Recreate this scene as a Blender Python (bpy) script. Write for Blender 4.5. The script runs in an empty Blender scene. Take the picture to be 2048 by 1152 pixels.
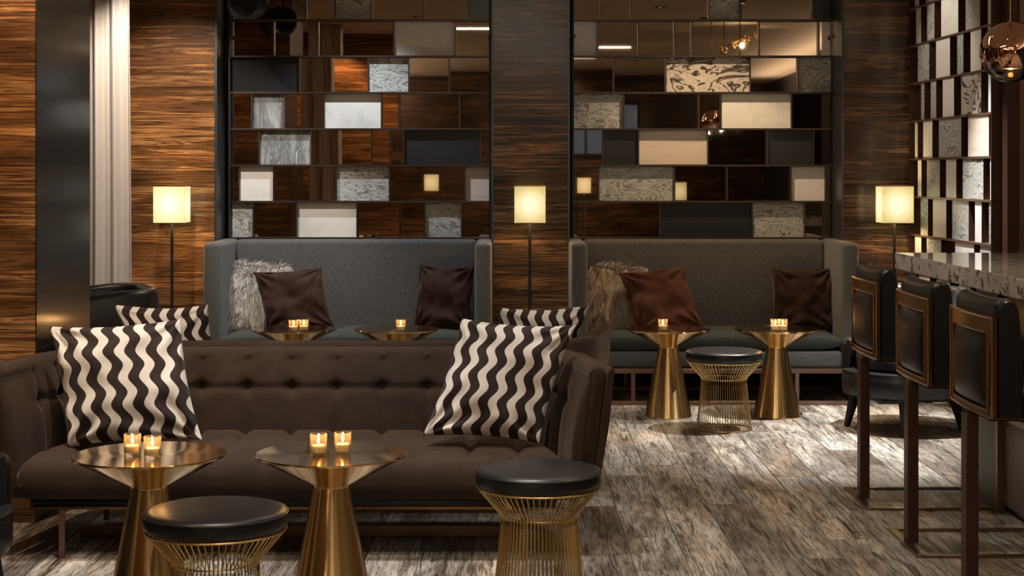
import bpy, bmesh, math, random
from mathutils import Vector, Matrix, Euler, noise
PI = math.pi
random.seed(7)
sc = bpy.context.scene
C = sc.collection

# ------------------------------------------------------------------ camera, world, exposure, lights
F, CX, CY, H = 3250.0, 1024.0, 346.0, 1.445
cd = bpy.data.cameras.new('camera'); cam = bpy.data.objects.new('camera', cd); C.objects.link(cam)
cam.location = (0, 0, H); cam.rotation_euler = (PI/2, 0, 0)
cd.sensor_width = 36; cd.lens = 36*F/2048; cd.shift_y = -(576-CY)/2048; cd.clip_end = 60; cd.clip_start = .05
sc.camera = cam
w = bpy.data.worlds.new('world'); sc.world = w; w.use_nodes = True
w.node_tree.nodes['Background'].inputs[0].default_value = (.02, .02, .025, 1)
vs = sc.view_settings
vs.view_transform = 'Standard'; vs.look = 'None'; vs.gamma = 1; vs.use_curve_mapping = False
vs.exposure = 0.0
WARM = (1, .70, .42); NEUT = (1, .87, .72); COOL = (.90, .95, 1.0); WHITE = (1, .96, .91)
def spot(x, y, power, col, deg, tx=None, ty=None, tz=0.0, blend=.6, z=3.0, r=.02):
    l = bpy.data.lights.new('spot', 'SPOT'); l.energy = power; l.color = col
    l.spot_size = math.radians(deg); l.spot_blend = blend; l.shadow_soft_size = r
    o = bpy.data.objects.new('downlight_beam', l); C.objects.link(o); o.location = (x, y, z)
    d = Vector((x if tx is None else tx, y if ty is None else ty, tz)) - o.location
    o.rotation_euler = d.to_track_quat('-Z', 'Y').to_euler()
    return o
SPOTS = [
 # x, y, power, colour, cone, tx, ty, tz
 (-1.05, 10.12, 135, COOL, 86, -1.05, 10.45, .75),      # left screen and grey settee
 (1.30, 10.12, 140, WARM, 86, 1.25, 10.45, .75),        # right screen, warm
 (-2.05, 9.15, 215, NEUT, 64, -2.12, 10.4, 1.35),       # wood panel and curtain behind left lamp
 (2.2, 9.05, 950, WHITE, 56, 2.0, 8.9, 0),            # pool of light by the bar chair
 (1.35, 9.25, 110, WHITE, 58, 1.1, 9.1, 0),
 (-.9, 9.1, 100, NEUT, 70, -.9, 9.3, 0),
 (-1.45, 6.00, 190, WHITE, 66, -1.40, 6.2, .3),        # front sofa, left cushion
 (-.2, 5.85, 150, WHITE, 66, -.25, 6.1, .3),
 (1.0, 7.3, 70, NEUT, 75, 1.0, 7.3, 0),
 (-.9, 4.9, 110, NEUT, 70, -.9, 5.1, 0),
 (1.5, 5.8, 60, WARM, 80, 1.5, 5.8, 0),
 (1.9, 9.7, 46, NEUT, 75, 2.7, 9.8, 1.5),            # side screen
 (-3.0, 7.9, 90, WARM, 90, -3.0, 7.5, 1.2),            # rear face of the pier (seen in the mirrors)
 (-2.3, 5.6, 190, WARM, 80, -2.4, 6.7, 1.5),           # front face of the pier
 (-1.9, 3.9, 120, WARM, 90, -1.9, 3.4, 1.4),
 (0, 1.2, 90, WARM, 120, 0, 1.2, 0), (1.8, -1.5, 120, WARM, 120, 1.8, -1.5, 0), (-1.5, -2, 120, WARM, 120, -1.5, -2, 0), (.8, -4.2, 150, WARM, 120, .8, -5, 1),
]
for s in SPOTS:
    spot(s[0], s[1], s[2], s[3], s[4], s[5], s[6], s[7])
def fill_light(x, y, sx, sy, power, col):  # soft fill strips added under the ceiling, no panel modelled
    l = bpy.data.lights.new('panel', 'AREA'); l.shape = 'RECTANGLE'; l.size = sx; l.size_y = sy; l.energy = power; l.color = col
    o = bpy.data.objects.new('ceiling_fill', l); C.objects.link(o); o.location = (x, y, 3.02)
FILLS = [(0.2, 7.6, 1.6, .12, 10), (-.4, 4.4, 1.6, .12, 22), (.6, 1.8, 1.6, .12, 26), (0.4, -1.5, 1.6, .12, 26)]
for p in FILLS: fill_light(p[0], p[1], p[2], p[3], p[4], (1, .84, .66))

# cove fill added in the unseen rear room to brighten the mirrored ceiling
for cx, cy, sx, sy in ((-2.85, -1, .1, 7.0), (3.9, 1.5, .1, 10.0)):
    l = bpy.data.lights.new('uplight', 'AREA'); l.shape = 'RECTANGLE'; l.size = sx; l.size_y = sy; l.energy = 420 if cx < 0 else 65; l.color = (1, .84, .66)
    o = bpy.data.objects.new('uplight_fill', l); C.objects.link(o); o.location = (cx, cy, 2.64); o.rotation_euler = (PI, 0, 0)

# ------------------------------------------------------------------ materials
def newmat(name):
    m = bpy.data.materials.new(name); m.use_nodes = True
    nt = m.node_tree; b = nt.nodes['Principled BSDF']
    return m, nt, b
def setp(b, **k):
    names = dict(color='Base Color', rough='Roughness', metal='Metallic', sheen='Sheen Weight', sheen_rough='Sheen Roughness',
                 sheen_tint='Sheen Tint', coat='Coat Weight', coat_rough='Coat Roughness', spec='Specular IOR Level', aniso='Anisotropic',
                 emit='Emission Color', emit_s='Emission Strength', trans='Transmission Weight', ior='IOR', alpha='Alpha')
    for a, v in k.items():
        if a in ('color', 'sheen_tint', 'emit') and len(v) == 3: v = (*v, 1)
        b.inputs[names[a]].default_value = v
def N(nt, t, **k):
    n = nt.nodes.new('ShaderNode'+t)
    for a, v in k.items():
        if a in n.inputs.keys() if isinstance(a, str) else False: n.inputs[a].default_value = v
        else: setattr(n, a, v)
    return n
def coords(nt, kind='Object', scale=(1, 1, 1), rnd=False, rot=(0, 0, 0)):
    tc = nt.nodes.new('ShaderNodeTexCoord'); mp = nt.nodes.new('ShaderNodeMapping')
    mp.inputs['Scale'].default_value = scale; mp.inputs['Rotation'].default_value = rot
    nt.links.new(tc.outputs[kind], mp.inputs['Vector'])
    if rnd:
        oi = nt.nodes.new('ShaderNodeObjectInfo'); mu = nt.nodes.new('ShaderNodeVectorMath'); mu.operation = 'SCALE'
        cb = nt.nodes.new('ShaderNodeCombineXYZ')
        for i in range(3): nt.links.new(oi.outputs['Random'], cb.inputs[i])
        nt.links.new(cb.outputs[0], mu.inputs[0]); mu.inputs['Scale'].default_value = 37.0
        nt.links.new(mu.outputs[0], mp.inputs['Location'])
    return mp.outputs[0]
def tex_noise(nt, vec, scale=5, detail=4, rough=.55, dist=0):
    n = nt.nodes.new('ShaderNodeTexNoise'); n.inputs['Scale'].default_value = scale; n.inputs['Detail'].default_value = detail
    n.inputs['Roughness'].default_value = rough; n.inputs['Distortion'].default_value = dist
    nt.links.new(vec, n.inputs['Vector']); return n.outputs['Fac']
def ramp(nt, fac, stops):
    r = nt.nodes.new('ShaderNodeValToRGB'); e = r.color_ramp.elements
    while len(e) < len(stops): e.new(.5)
    for i, (p, c) in enumerate(stops):
        e[i].position = p; e[i].color = (*c, 1) if len(c) == 3 else c
    nt.links.new(fac, r.inputs['Fac']); return r.outputs['Color']
def mixc(nt, fac, a, b, mode='MIX'):
    m = nt.nodes.new('ShaderNodeMix'); m.data_type = 'RGBA'; m.blend_type = mode
    for sock, v in ((m.inputs[0], fac), (m.inputs[6], a), (m.inputs[7], b)):
        if hasattr(v, 'links'): nt.links.new(v, sock)
        else: sock.default_value = (*v, 1) if isinstance(v, tuple) and len(v) == 3 else v
    return m.outputs[2]
def math_(nt, op, a, b=None, c=None):
    m = nt.nodes.new('ShaderNodeMath'); m.operation = op
    for i, v in enumerate((a, b, c)):
        if v is None: continue
        if hasattr(v, 'links'): nt.links.new(v, m.inputs[i])
        else: m.inputs[i].default_value = v
    return m.outputs[0]
def bump(nt, b, h, strength=.3, dist=.01):
    n = nt.nodes.new('ShaderNodeBump'); n.inputs['Strength'].default_value = strength; n.inputs['Distance'].default_value = dist
    nt.links.new(h, n.inputs['Height']); nt.links.new(n.outputs[0], b.inputs['Normal'])

def wood_mat(name, dark, mid, light, axis='z', gloss=.28):
    m, nt, b = newmat(name)
    sc_ = {'z': (.42, .42, 8.5), 'x': (8.5, .42, .42)}[axis]
    v = coords(nt, 'Object', sc_)
    n1 = tex_noise(nt, v, 1.7, 6, .64, 1.1)
    v2 = coords(nt, 'Object', tuple(q*(2.2 if q < 2 else 9) for q in sc_))
    n2 = tex_noise(nt, v2, 1.5, 3, .6, .2)
    f = math_(nt, 'ADD', math_(nt, 'MULTIPLY', n1, .66), math_(nt, 'MULTIPLY', n2, .34))
    c = ramp(nt, f, [(.38, dark), (.455, mid), (.49, dark), (.53, mid), (.57, light), (.60, dark), (.66, light)])
    n3 = tex_noise(nt, coords(nt, 'Object', tuple(.9 if q < 2 else 2.6 for q in sc_)), 1.3, 4, .55, .8)
    c = mixc(nt, 1.0, c, ramp(nt, n3, [(.34, (.55, .50, .46)), (.52, (1.1, 1.08, 1.05)), (.68, (1.9, 1.75, 1.5))]), 'MULTIPLY')
    nt.links.new(c, b.inputs['Base Color']); setp(b, rough=gloss, coat=.35, coat_rough=.12)
    bump(nt, b, n2, .08, .002)
    return m
M = {}
M['wood'] = wood_mat('macassar_veneer', (.028, .012, .006), (.15, .066, .023), (.36, .18, .07))
M['wood_dark_shaded'] = wood_mat('veneer_dark_shaded', (.010, .007, .006), (.055, .029, .015), (.15, .080, .038), gloss=.2)  # same veneer with shade in the colour, for panels out of the light
M['wood_grazing'] = wood_mat('veneer_grazing_shade', (.006, .005, .006), (.014, .011, .010), (.045, .028, .018), gloss=.32)  # same veneer, darkened in colour for the grazing side of the pier
M['wood_panel'] = wood_mat('vertical_veneer', (.03, .012, .008), (.10, .04, .02), (.13, .055, .03), 'x')

def plank_mat():
    m, nt, b = newmat('bleached_plank')
    v = coords(nt, 'Object', (30, 2.2, 1), rnd=True)
    v2 = coords(nt, 'Object', (5, 1.3, 1), rnd=True)
    v3 = coords(nt, 'Object', (130, 7, 1), rnd=True)
    a = tex_noise(nt, v, 1, 6, .7, 1.2); p = tex_noise(nt, v2, 1.0, 5, .7, .7); g = tex_noise(nt, v3, 1, 3, .6, .8)
    oi = nt.nodes.new('ShaderNodeObjectInfo')
    c = ramp(nt, oi.outputs['Random'], [(.0, (.15, .132, .115)), (.35, (.37, .345, .315)), (.7, (.25, .225, .20)), (1.0, (.50, .475, .44))])
    c = mixc(nt, 1.0, c, ramp(nt, p, [(.34, (.34, .30, .27)), (.46, (.72, .68, .64)), (.56, (1.05, 1.04, 1.02)), (.68, (1.35, 1.36, 1.36))]), 'MULTIPLY')
    c = mixc(nt, 1.0, c, ramp(nt, a, [(.37, (.22, .19, .16)), (.46, (.85, .83, .80)), (.60, (1.12, 1.12, 1.12))]), 'MULTIPLY')
    c = mixc(nt, 1.0, c, ramp(nt, g, [(.40, (.40, .38, .36)), (.49, (1, 1, 1)), (.62, (1.12, 1.12, 1.12))]), 'MULTIPLY')
    t = ramp(nt, tex_noise(nt, v2, .9, 3), [(.36, (1.06, .97, .89)), (.5, (1, 1, 1)), (.64, (.92, 1.0, 1.04))])
    c = mixc(nt, 1.0, c, t, 'MULTIPLY')
    nt.links.new(c, b.inputs['Base Color']); setp(b, rough=.42, spec=.45)
    bump(nt, b, math_(nt, 'ADD', g, a), .25, .002)
    return m
M['plank'] = plank_mat()
def marble(name, base, vein, scale, swirl=1.5, w=(.42, .5, .56), rough=.3, stretch=(1, 1, 1), rot=(0, .6, 0)):
    m, nt, b = newmat(name)
    v = coords(nt, 'Object', stretch, rnd=True, rot=rot)
    n = tex_noise(nt, v, scale, 8, .68, swirl)
    n2 = tex_noise(nt, v, scale*5, 5, .7, .5)
    f = math_(nt, 'ADD', math_(nt, 'MULTIPLY', n, .75), math_(nt, 'MULTIPLY', n2, .25))
    c = ramp(nt, f, [(w[0], vein), (w[1], base), (w[2], tuple(.55*x+.45*y for x, y in zip(base, vein)))])
    nt.links.new(c, b.inputs['Base Color']); setp(b, rough=rough)
    return m
M['marble_white'] = marble('white_marble', (.66, .65, .62), (.52, .52, .50), 3, .8, (.35, .5, .75))
M['marble_beige'] = marble('beige_banded_marble', (.60, .52, .45), (.42, .36, .32), 2.5, .6, (.38, .5, .7), stretch=(.4, 1, 5), rot=(0, 0, 0))
M['marble_grey'] = marble('grey_veined_marble', (.52, .53, .51), (.05, .055, .052), 9, 1.0, (.43, .56, .66), stretch=(1, 1, 2.6), rot=(0, .6, 0))
M['marble_streak'] = marble('dark_streaked_marble', (.09, .10, .105), (.60, .61, .62), 2.6, .8, (.36, .44, .6), stretch=(4, 4, .9), rot=(0, .55, 0))
M['marble_swirl'] = marble('swirled_marble', (.46, .42, .37), (.03, .026, .022), 5.5, 4.0, (.44, .50, .60))
def banded(name, light, dark, scale, freq, dist, stretch, rot, mixn=.35):
    m, nt, b = newmat(name); v = coords(nt, 'Object', stretch, rnd=True, rot=rot)
    n = tex_noise(nt, v, scale, 3, .5, dist); n2 = tex_noise(nt, v, scale*7, 6, .72, .6)
    sn = math_(nt, 'ADD', math_(nt, 'MULTIPLY', math_(nt, 'SINE', math_(nt, 'MULTIPLY', n, freq)), .5), .5)
    f = math_(nt, 'ADD', math_(nt, 'MULTIPLY', sn, 1-mixn), math_(nt, 'MULTIPLY', n2, mixn))
    c = ramp(nt, f, [(.16, dark), (.34, tuple(.55*x+.45*y for x, y in zip(light, dark))), (.55, light), (.85, tuple(.75*x+.25*y for x, y in zip(light, dark)))])
    nt.links.new(c, b.inputs['Base Color']); setp(b, rough=.3); return m
M['marble_swirl'] = banded('swirled_marble', (.50, .45, .40), (.035, .03, .027), 3.0, 42, 1.6, (1, 1, 1.8), (0, .3, 0), .25)
M['marble_grey'] = banded('grey_veined_marble', (.46, .47, .45), (.030, .034, .032), 5.0, 70, .8, (1, 1, 2.8), (0, .65, 0), .5)
M['counter'] = marble('bar_marble', (.54, .52, .48), (.07, .05, .045), 13, 1.3, (.42, .47, .75), rough=.06)
def simple(name, **k):
    m, nt, b = newmat(name); setp(b, **k); return m
M['mirror'] = simple('bronze_mirror', color=(.52, .43, .34), metal=1.0, rough=.015)
M['mirror_dark'] = simple('smoked_mirror', color=(.16, .12, .10), metal=1.0, rough=.03)
M['mirror_brown'] = simple('brown_glass_panel', color=(.035, .016, .012), rough=.12, spec=.5)
M['blackglass'] = simple('black_panel', color=(.020, .021, .023), rough=.22, spec=.5)
M['bronze'] = simple('dark_bronze', color=(.10, .08, .07), metal=.9, rough=.35)
M['runner'] = simple('satin_bronze', color=(.26, .20, .14), metal=1.0, rough=.3)
M['channel'] = simple('blued_steel', color=(.10, .11, .125), metal=.8, rough=.35)
M['blackmetal'] = simple('black_metal', color=(.022, .023, .026), metal=.5, rough=.38)
M['wine_metal'] = simple('brown_lacquered_metal', color=(.075, .038, .028), metal=.6, rough=.4)
M['rose_metal'] = simple('rose_bronze', color=(.24, .15, .11), metal=.8, rough=.4)
M['copper'] = simple('aged_brass', color=(.30, .165, .07), metal=1.0, rough=.27)
M['edge_highlight'] = simple('brass_edge_highlight', color=(.52, .32, .16), metal=1.0, rough=.25)  # brass with the edge highlight put into its lighter colour
def brass(r_=.22):
    m, nt, b = newmat('brushed_brass')
    setp(b, color=(.72, .50, .23), metal=1.0, rough=r_, aniso=.95)
    t = nt.nodes.new('ShaderNodeTangent'); t.direction_type = 'RADIAL'; t.axis = 'Z'; b.inputs['Anisotropic Rotation'].default_value = .25
    nt.links.new(t.outputs[0], b.inputs['Tangent'])
    return m
M['brass'] = brass(); M['brass_top'] = brass(.11)
M['brass_wire'] = simple('brass_wire', color=(.66, .46, .20), metal=1.0, rough=.3)
def leather():
    m, nt, b = newmat('black_leather')
    setp(b, color=(.010, .010, .011), rough=.34, spec=.42)
    v = coords(nt, 'Object'); bump(nt, b, tex_noise(nt, v, 260, 3), .12, .001); return m
M['leather'] = leather()
def velvet(name, col, sheen, tint):
    m, nt, b = newmat(name)
    v = coords(nt, 'Object'); n = tex_noise(nt, v, 7, 4, .6, .5)
    c = ramp(nt, n, [(.3, tuple(x*.75 for x in col)), (.7, tuple(x*1.25 for x in col))])
    nt.links.new(c, b.inputs['Base Color']); setp(b, rough=.85, sheen=sheen, sheen_rough=.35, sheen_tint=tint, spec=.15)
    bump(nt, b, tex_noise(nt, v, 60, 3), .1, .002)
    return m
M['velvet'] = velvet('brown_velvet', (.032, .020, .014), .30, (.55, .42, .34))
M['velvet_pillow'] = velvet('chocolate_velvet', (.030, .016, .012), .45, (.55, .36, .28))
M['rust_pillow'] = velvet('rust_brown_velvet', (.075, .030, .018), .5, (.7, .42, .3))
M['button'] = simple('velvet_button', color=(.012, .008, .006), rough=.8)
def weave(name, col):
    m, nt, b = newmat(name)
    v = coords(nt, 'Object', (70, 70, 420)); n = tex_noise(nt, v, 1, 3, .7)
    v2 = coords(nt, 'Object', (300, 300, 90)); n2 = tex_noise(nt, v2, 1, 3, .7)
    f = math_(nt, 'MULTIPLY', math_(nt, 'ADD', n, n2), .5)
    c = ramp(nt, f, [(.38, tuple(x*.5 for x in col)), (.62, tuple(x*1.5 for x in col))])
    nt.links.new(c, b.inputs['Base Color']); setp(b, rough=.8, sheen=.15, spec=.2)
    bump(nt, b, f, .35, .002); return m
M['tweed'] = weave('grey_tweed', (.082, .082, .083))
M['tweed_seat'] = weave('dark_green_grey_tweed', (.034, .040, .037))
def stripes():
    m, nt, b = newmat('wavy_stripe_fabric')
    tc = nt.nodes.new('ShaderNodeTexCoord'); sp = nt.nodes.new('ShaderNodeSeparateXYZ'); nt.links.new(tc.outputs['UV'], sp.inputs[0])
    s = math_(nt, 'SINE', math_(nt, 'MULTIPLY', sp.outputs[1], 2*PI*4.5))
    x = math_(nt, 'ADD', math_(nt, 'MULTIPLY', sp.outputs[0], 6.25), math_(nt, 'MULTIPLY', s, .165))
    fr = math_(nt, 'FRACT', math_(nt, 'ADD', x, 3.1))
    tri = math_(nt, 'ABSOLUTE', math_(nt, 'SUBTRACT', fr, .5))
    k = ramp(nt, tri, [(.228, (0, 0, 0)), (.240, (1, 1, 1))])
    c = mixc(nt, k, (.56, .52, .47), (.020, .012, .010))
    nt.links.new(c, b.inputs['Base Color']); setp(b, rough=.8, sheen=.1, spec=.2)
    v = coords(nt, 'Object'); bump(nt, b, tex_noise(nt, v, 25, 4), .15, .004)
    return m
M['stripes'] = stripes()
def fur(name, root, tip):
    m, nt, b = newmat(name)
    tc = nt.nodes.new('ShaderNodeTexCoord'); sp = nt.nodes.new('ShaderNodeSeparateXYZ'); nt.links.new(tc.outputs['UV'], sp.inputs[0])
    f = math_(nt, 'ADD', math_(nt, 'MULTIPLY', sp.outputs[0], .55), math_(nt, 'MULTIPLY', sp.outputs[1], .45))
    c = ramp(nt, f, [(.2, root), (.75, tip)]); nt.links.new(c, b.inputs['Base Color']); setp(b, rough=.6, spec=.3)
    return m
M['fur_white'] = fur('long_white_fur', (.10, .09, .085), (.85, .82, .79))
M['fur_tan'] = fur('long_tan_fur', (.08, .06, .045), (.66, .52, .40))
def shade():
    m, nt, b = newmat('linen_lamp_shade')
    # a lit lamp: its fabric glows, strongest beside the bulb
    tc = nt.nodes.new('ShaderNodeTexCoord'); d = nt.nodes.new('ShaderNodeVectorMath'); d.operation = 'LENGTH'
    nt.links.new(tc.outputs['Object'], d.inputs[0])
    e = ramp(nt, d.outputs['Value'], [(.099, (1.0, .93, .66)), (.125, (.86, .72, .36)), (.155, (.56, .45, .17))])
    nt.links.new(e, b.inputs['Emission Color']); setp(b, color=(.75, .68, .45), rough=.8, emit_s=.95)
    return m
M['shade'] = shade()
M['bulb'] = simple('bulb_glow', color=(1, .8, .5), emit=(1, .75, .4), emit_s=6)
M['flame'] = simple('flame', color=(1, .6, .2), emit=(1, .50, .12), emit_s=22)
M['wax'] = simple('wax', color=(.42, .34, .25), rough=.5, emit=(1, .5, .15), emit_s=.06)
M['fixture'] = simple('lit_ceiling_lamp', color=(1, .9, .7), emit=(1, .82, .6), emit_s=6)
M['plaster'] = simple('beige_ceiling_plaster', color=(.56, .47, .38), rough=.8)
M['charcoal'] = simple('charcoal_wall', color=(.012, .012, .013), rough=.5)
M['greywall'] = simple('grey_bar_cladding', color=(.12, .10, .085), rough=.5)
def curtain_m():
    m, nt, b = newmat('satin_curtain'); setp(b, color=(.52, .46, .42), rough=.45, sheen=.3)
    v = coords(nt, 'Object', (30, 30, 3)); bump(nt, b, tex_noise(nt, v, 3, 3), .15, .004); return m
M['curtain'] = curtain_m()
def glass_m(name, tint, refl=.12):
    m = bpy.data.materials.new(name); m.use_nodes = True; nt = m.node_tree; nt.nodes.clear()
    o = nt.nodes.new('ShaderNodeOutputMaterial'); mx = nt.nodes.new('ShaderNodeMixShader')
    t = nt.nodes.new('ShaderNodeBsdfTransparent'); g = nt.nodes.new('ShaderNodeBsdfGlossy'); lw = nt.nodes.new('ShaderNodeLayerWeight')
    t.inputs[0].default_value = (*tint, 1); g.inputs['Roughness'].default_value = .03; lw.inputs[0].default_value = .2
    f = math_(nt, 'ADD', math_(nt, 'MULTIPLY', lw.outputs['Fresnel'], .8), refl*.3)
    nt.links.new(f, mx.inputs[0]); nt.links.new(t.outputs[0], mx.inputs[1]); nt.links.new(g.outputs[0], mx.inputs[2]); nt.links.new(mx.outputs[0], o.inputs[0])
    return m
def cup_m():
    m = glass_m('votive_glass', (1, .98, .93)); nt = m.node_tree; o = [n for n in nt.nodes if n.type == 'OUTPUT_MATERIAL'][0]
    s_ = o.inputs[0].links[0].from_socket; d = nt.nodes.new('ShaderNodeBsdfTranslucent'); d.inputs[0].default_value = (.9, .8, .6, 1)
    tc = nt.nodes.new('ShaderNodeTexCoord'); sp = nt.nodes.new('ShaderNodeSeparateXYZ'); nt.links.new(tc.outputs['Object'], sp.inputs[0])
    mx = nt.nodes.new('ShaderNodeMixShader'); mx.inputs[0].default_value = .05
    nt.links.new(s_, mx.inputs[1]); nt.links.new(d.outputs[0], mx.inputs[2]); nt.links.new(mx.outputs[0], o.inputs[0]); return m
M['cup'] = cup_m()
M['glass'] = glass_m('thin_clear_glass', (.96, .93, .86))
def globe_m():
    m = bpy.data.materials.new('copper_fading_glass'); m.use_nodes = True; nt = m.node_tree; b = nt.nodes['Principled BSDF']
    setp(b, color=(.90, .54, .38), metal=1.0, rough=.03)
    tc = nt.nodes.new('ShaderNodeTexCoord'); sp = nt.nodes.new('ShaderNodeSeparateXYZ'); nt.links.new(tc.outputs['Object'], sp.inputs[0])
    k = nt.nodes.new('ShaderNodeMapRange'); nt.links.new(sp.outputs[2], k.inputs[0]); k.inputs[1].default_value = -.078; k.inputs[2].default_value = -.048
    t = nt.nodes.new('ShaderNodeBsdfTransparent'); t.inputs[0].default_value = (.9, .88, .86, 1)
    g = nt.nodes.new('ShaderNodeBsdfGlossy'); g.inputs['Roughness'].default_value = .02
    lw = nt.nodes.new('ShaderNodeLayerWeight'); lw.inputs[0].default_value = .5
    gl = nt.nodes.new('ShaderNodeMixShader'); nt.links.new(lw.outputs['Fresnel'], gl.inputs[0]); nt.links.new(t.outputs[0], gl.inputs[1]); nt.links.new(g.outputs[0], gl.inputs[2])
    mx = nt.nodes.new('ShaderNodeMixShader'); nt.links.new(k.outputs[0], mx.inputs[0]); nt.links.new(gl.outputs[0], mx.inputs[1]); nt.links.new(b.outputs[0], mx.inputs[2])
    nt.links.new(mx.outputs[0], nt.nodes['Material Output'].inputs[0]); return m
M['globe'] = globe_m()

# ------------------------------------------------------------------ mesh helpers
def link(name, me, mat, parent=None, loc=(0, 0, 0), rot=(0, 0, 0)):
    o = bpy.data.objects.new(name, me); C.objects.link(o)
    if mat is not None: me.materials.append(mat)
    o.location = loc; o.rotation_euler = rot
    if parent is not None: o.parent = parent
    return o
def mesh(name, verts, faces, mat, parent=None, smooth=True, angle=40, uvs=None, **k):
    me = bpy.data.meshes.new(name); me.from_pydata(verts, [], faces); me.update()
    if uvs is not None:
        l = me.uv_layers.new(name='UVMap'); vi = [0]*len(me.loops); me.loops.foreach_get('vertex_index', vi)
        flat = []
        for i in vi: flat.extend(uvs[i])
        l.data.foreach_set('uv', flat)
    if smooth:
        me.shade_smooth()
        if angle < 180: me.set_sharp_from_angle(angle=math.radians(angle))
    return link(name, me, mat, parent, **k)
def from_bm(name, bm, mat, parent=None, smooth=True, angle=40, **k):
    bmesh.ops.recalc_face_normals(bm, faces=bm.faces)
    me = bpy.data.meshes.new(name); bm.to_mesh(me); bm.free()
    if smooth:
        me.shade_smooth()
        if angle < 180: me.set_sharp_from_angle(angle=math.radians(angle))
    return link(name, me, mat, parent, **k)
def bx(bm, x0, x1, y0, y1, z0, z1, bevel=0, seg=2):
    g = bmesh.ops.create_cube(bm, size=1)
    for v in g['verts']:
        v.co = Vector(((x0+x1)/2+v.co.x*(x1-x0), (y0+y1)/2+v.co.y*(y1-y0), (z0+z1)/2+v.co.z*(z1-z0)))
    if bevel:
        ed = list({e for v in g['verts'] for e in v.link_edges})
        bmesh.ops.bevel(bm, geom=ed, offset=bevel, segments=seg, profile=.5, affect='EDGES')
def box(name, b6, mat, parent=None, bevel=0, seg=2, origin=False, **k):
    x0, x1, y0, y1, z0, z1 = b6; bm = bmesh.new()
    if origin:
        cx, cy, cz = (x0+x1)/2, (y0+y1)/2, (z0+z1)/2
        bx(bm, x0-cx, x1-cx, y0-cy, y1-cy, z0-cz, z1-cz, bevel, seg); k['loc'] = (cx, cy, cz)
    else: bx(bm, x0, x1, y0, y1, z0, z1, bevel, seg)
    return from_bm(name, bm, mat, parent, smooth=bool(bevel), **k)
def lathe(name, prof, mat, parent=None, seg=48, angle=40, **k):
    vs_, fs = [], []
    n = len(prof)
    for i in range(seg):
        a = 2*PI*i/seg
        for r, z in prof: vs_.append((r*math.cos(a), r*math.sin(a), z))
    for i in range(seg):
        j = (i+1) % seg
        for q in range(n-1): fs.append((i*n+q, j*n+q, j*n+q+1, i*n+q+1))
    bm = bmesh.new(); me = bpy.data.meshes.new('t'); me.from_pydata(vs_, [], fs); bm.from_mesh(me); bpy.data.meshes.remove(me)
    bmesh.ops.remove_doubles(bm, verts=bm.verts, dist=1e-5)
    return from_bm(name, bm, mat, parent, angle=angle, **k)
def tube_bm(bm, pts, r, seg=8, closed=False):
    pts = [Vector(p) for p in pts]; n = len(pts); rings = []
    up = Vector((0, 0, 1))
    for i, p in enumerate(pts):
        a = pts[(i-1) % n] if (closed or i > 0) else p; b = pts[(i+1) % n] if (closed or i < n-1) else p
        t = (b-a).normalized(); u = t.cross(up)
        if u.length < 1e-3: u = t.cross(Vector((1, 0, 0)))
        u.normalize(); v_ = t.cross(u)
        rr = r[i] if isinstance(r, (list, tuple)) else r
        rings.append([bm.verts.new(p+(u*math.cos(2*PI*k/seg)+v_*math.sin(2*PI*k/seg))*rr) for k in range(seg)])
    m = n if closed else n-1
    for i in range(m):
        A, B = rings[i], rings[(i+1) % n]
        for k in range(seg): bm.faces.new((A[k], A[(k+1) % seg], B[(k+1) % seg], B[k]))
    if not closed:
        bm.faces.new(rings[0]); bm.faces.new(rings[-1][::-1])
def tube(name, pts, r, mat, parent=None, seg=8, closed=False, **k):
    bm = bmesh.new(); tube_bm(bm, pts, r, seg, closed); return from_bm(name, bm, mat, parent, **k)
def ring(name, R, z, r, mat, parent=None, n=64, seg=8, **k):
    return tube(name, [(R*math.cos(2*PI*i/n), R*math.sin(2*PI*i/n), z) for i in range(n)], r, mat, parent, seg, True, **k)
def tag(o, label=None, cat=None, group=None, kind=None):
    for a, v in (('label', label), ('category', cat), ('group', group), ('kind', kind)):
        if v: o[a] = v
    return o
def thing(name, label, cat, loc=(0, 0, 0), rz=0, group=None):
    o = bpy.data.objects.new(name, None); C.objects.link(o); o.empty_display_size = .1
    o.location = loc; o.rotation_euler = (0, 0, rz); return tag(o, label, cat, group)
def dup(root, label, loc, rz=0, group=None):
    def cp(o, par):
        c = o.copy(); C.objects.link(c)
        if par is not None: c.parent = par
        for ch in list(o.children): cp(ch, c)
        return c
    r = cp(root, None); r.location = loc; r.rotation_euler = (0, 0, rz); r['label'] = label
    if group: r['group'] = group
    return r
def WX(px, Y): return (px-CX)*Y/F
def WZ(py, Y): return H-(py-CY)*Y/F
def clampf(x, a, b): return max(a, min(b, x))

# ------------------------------------------------------------------ setting
YB, YW = 10.90, 10.54            # recessed screens, face of the wood piers
ZC = 3.05
floor = box('floor', (-3.3, 4.3, -5.1, 11.2, -.06, -.004), simple('floor_bed', color=(.09, .075, .06), rough=.5)); tag(floor, kind='structure')
tag(box('ceiling', (-3.3, 4.3, -5.1, 11.2, ZC, ZC+.1), M['plaster']), kind='structure')
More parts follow.
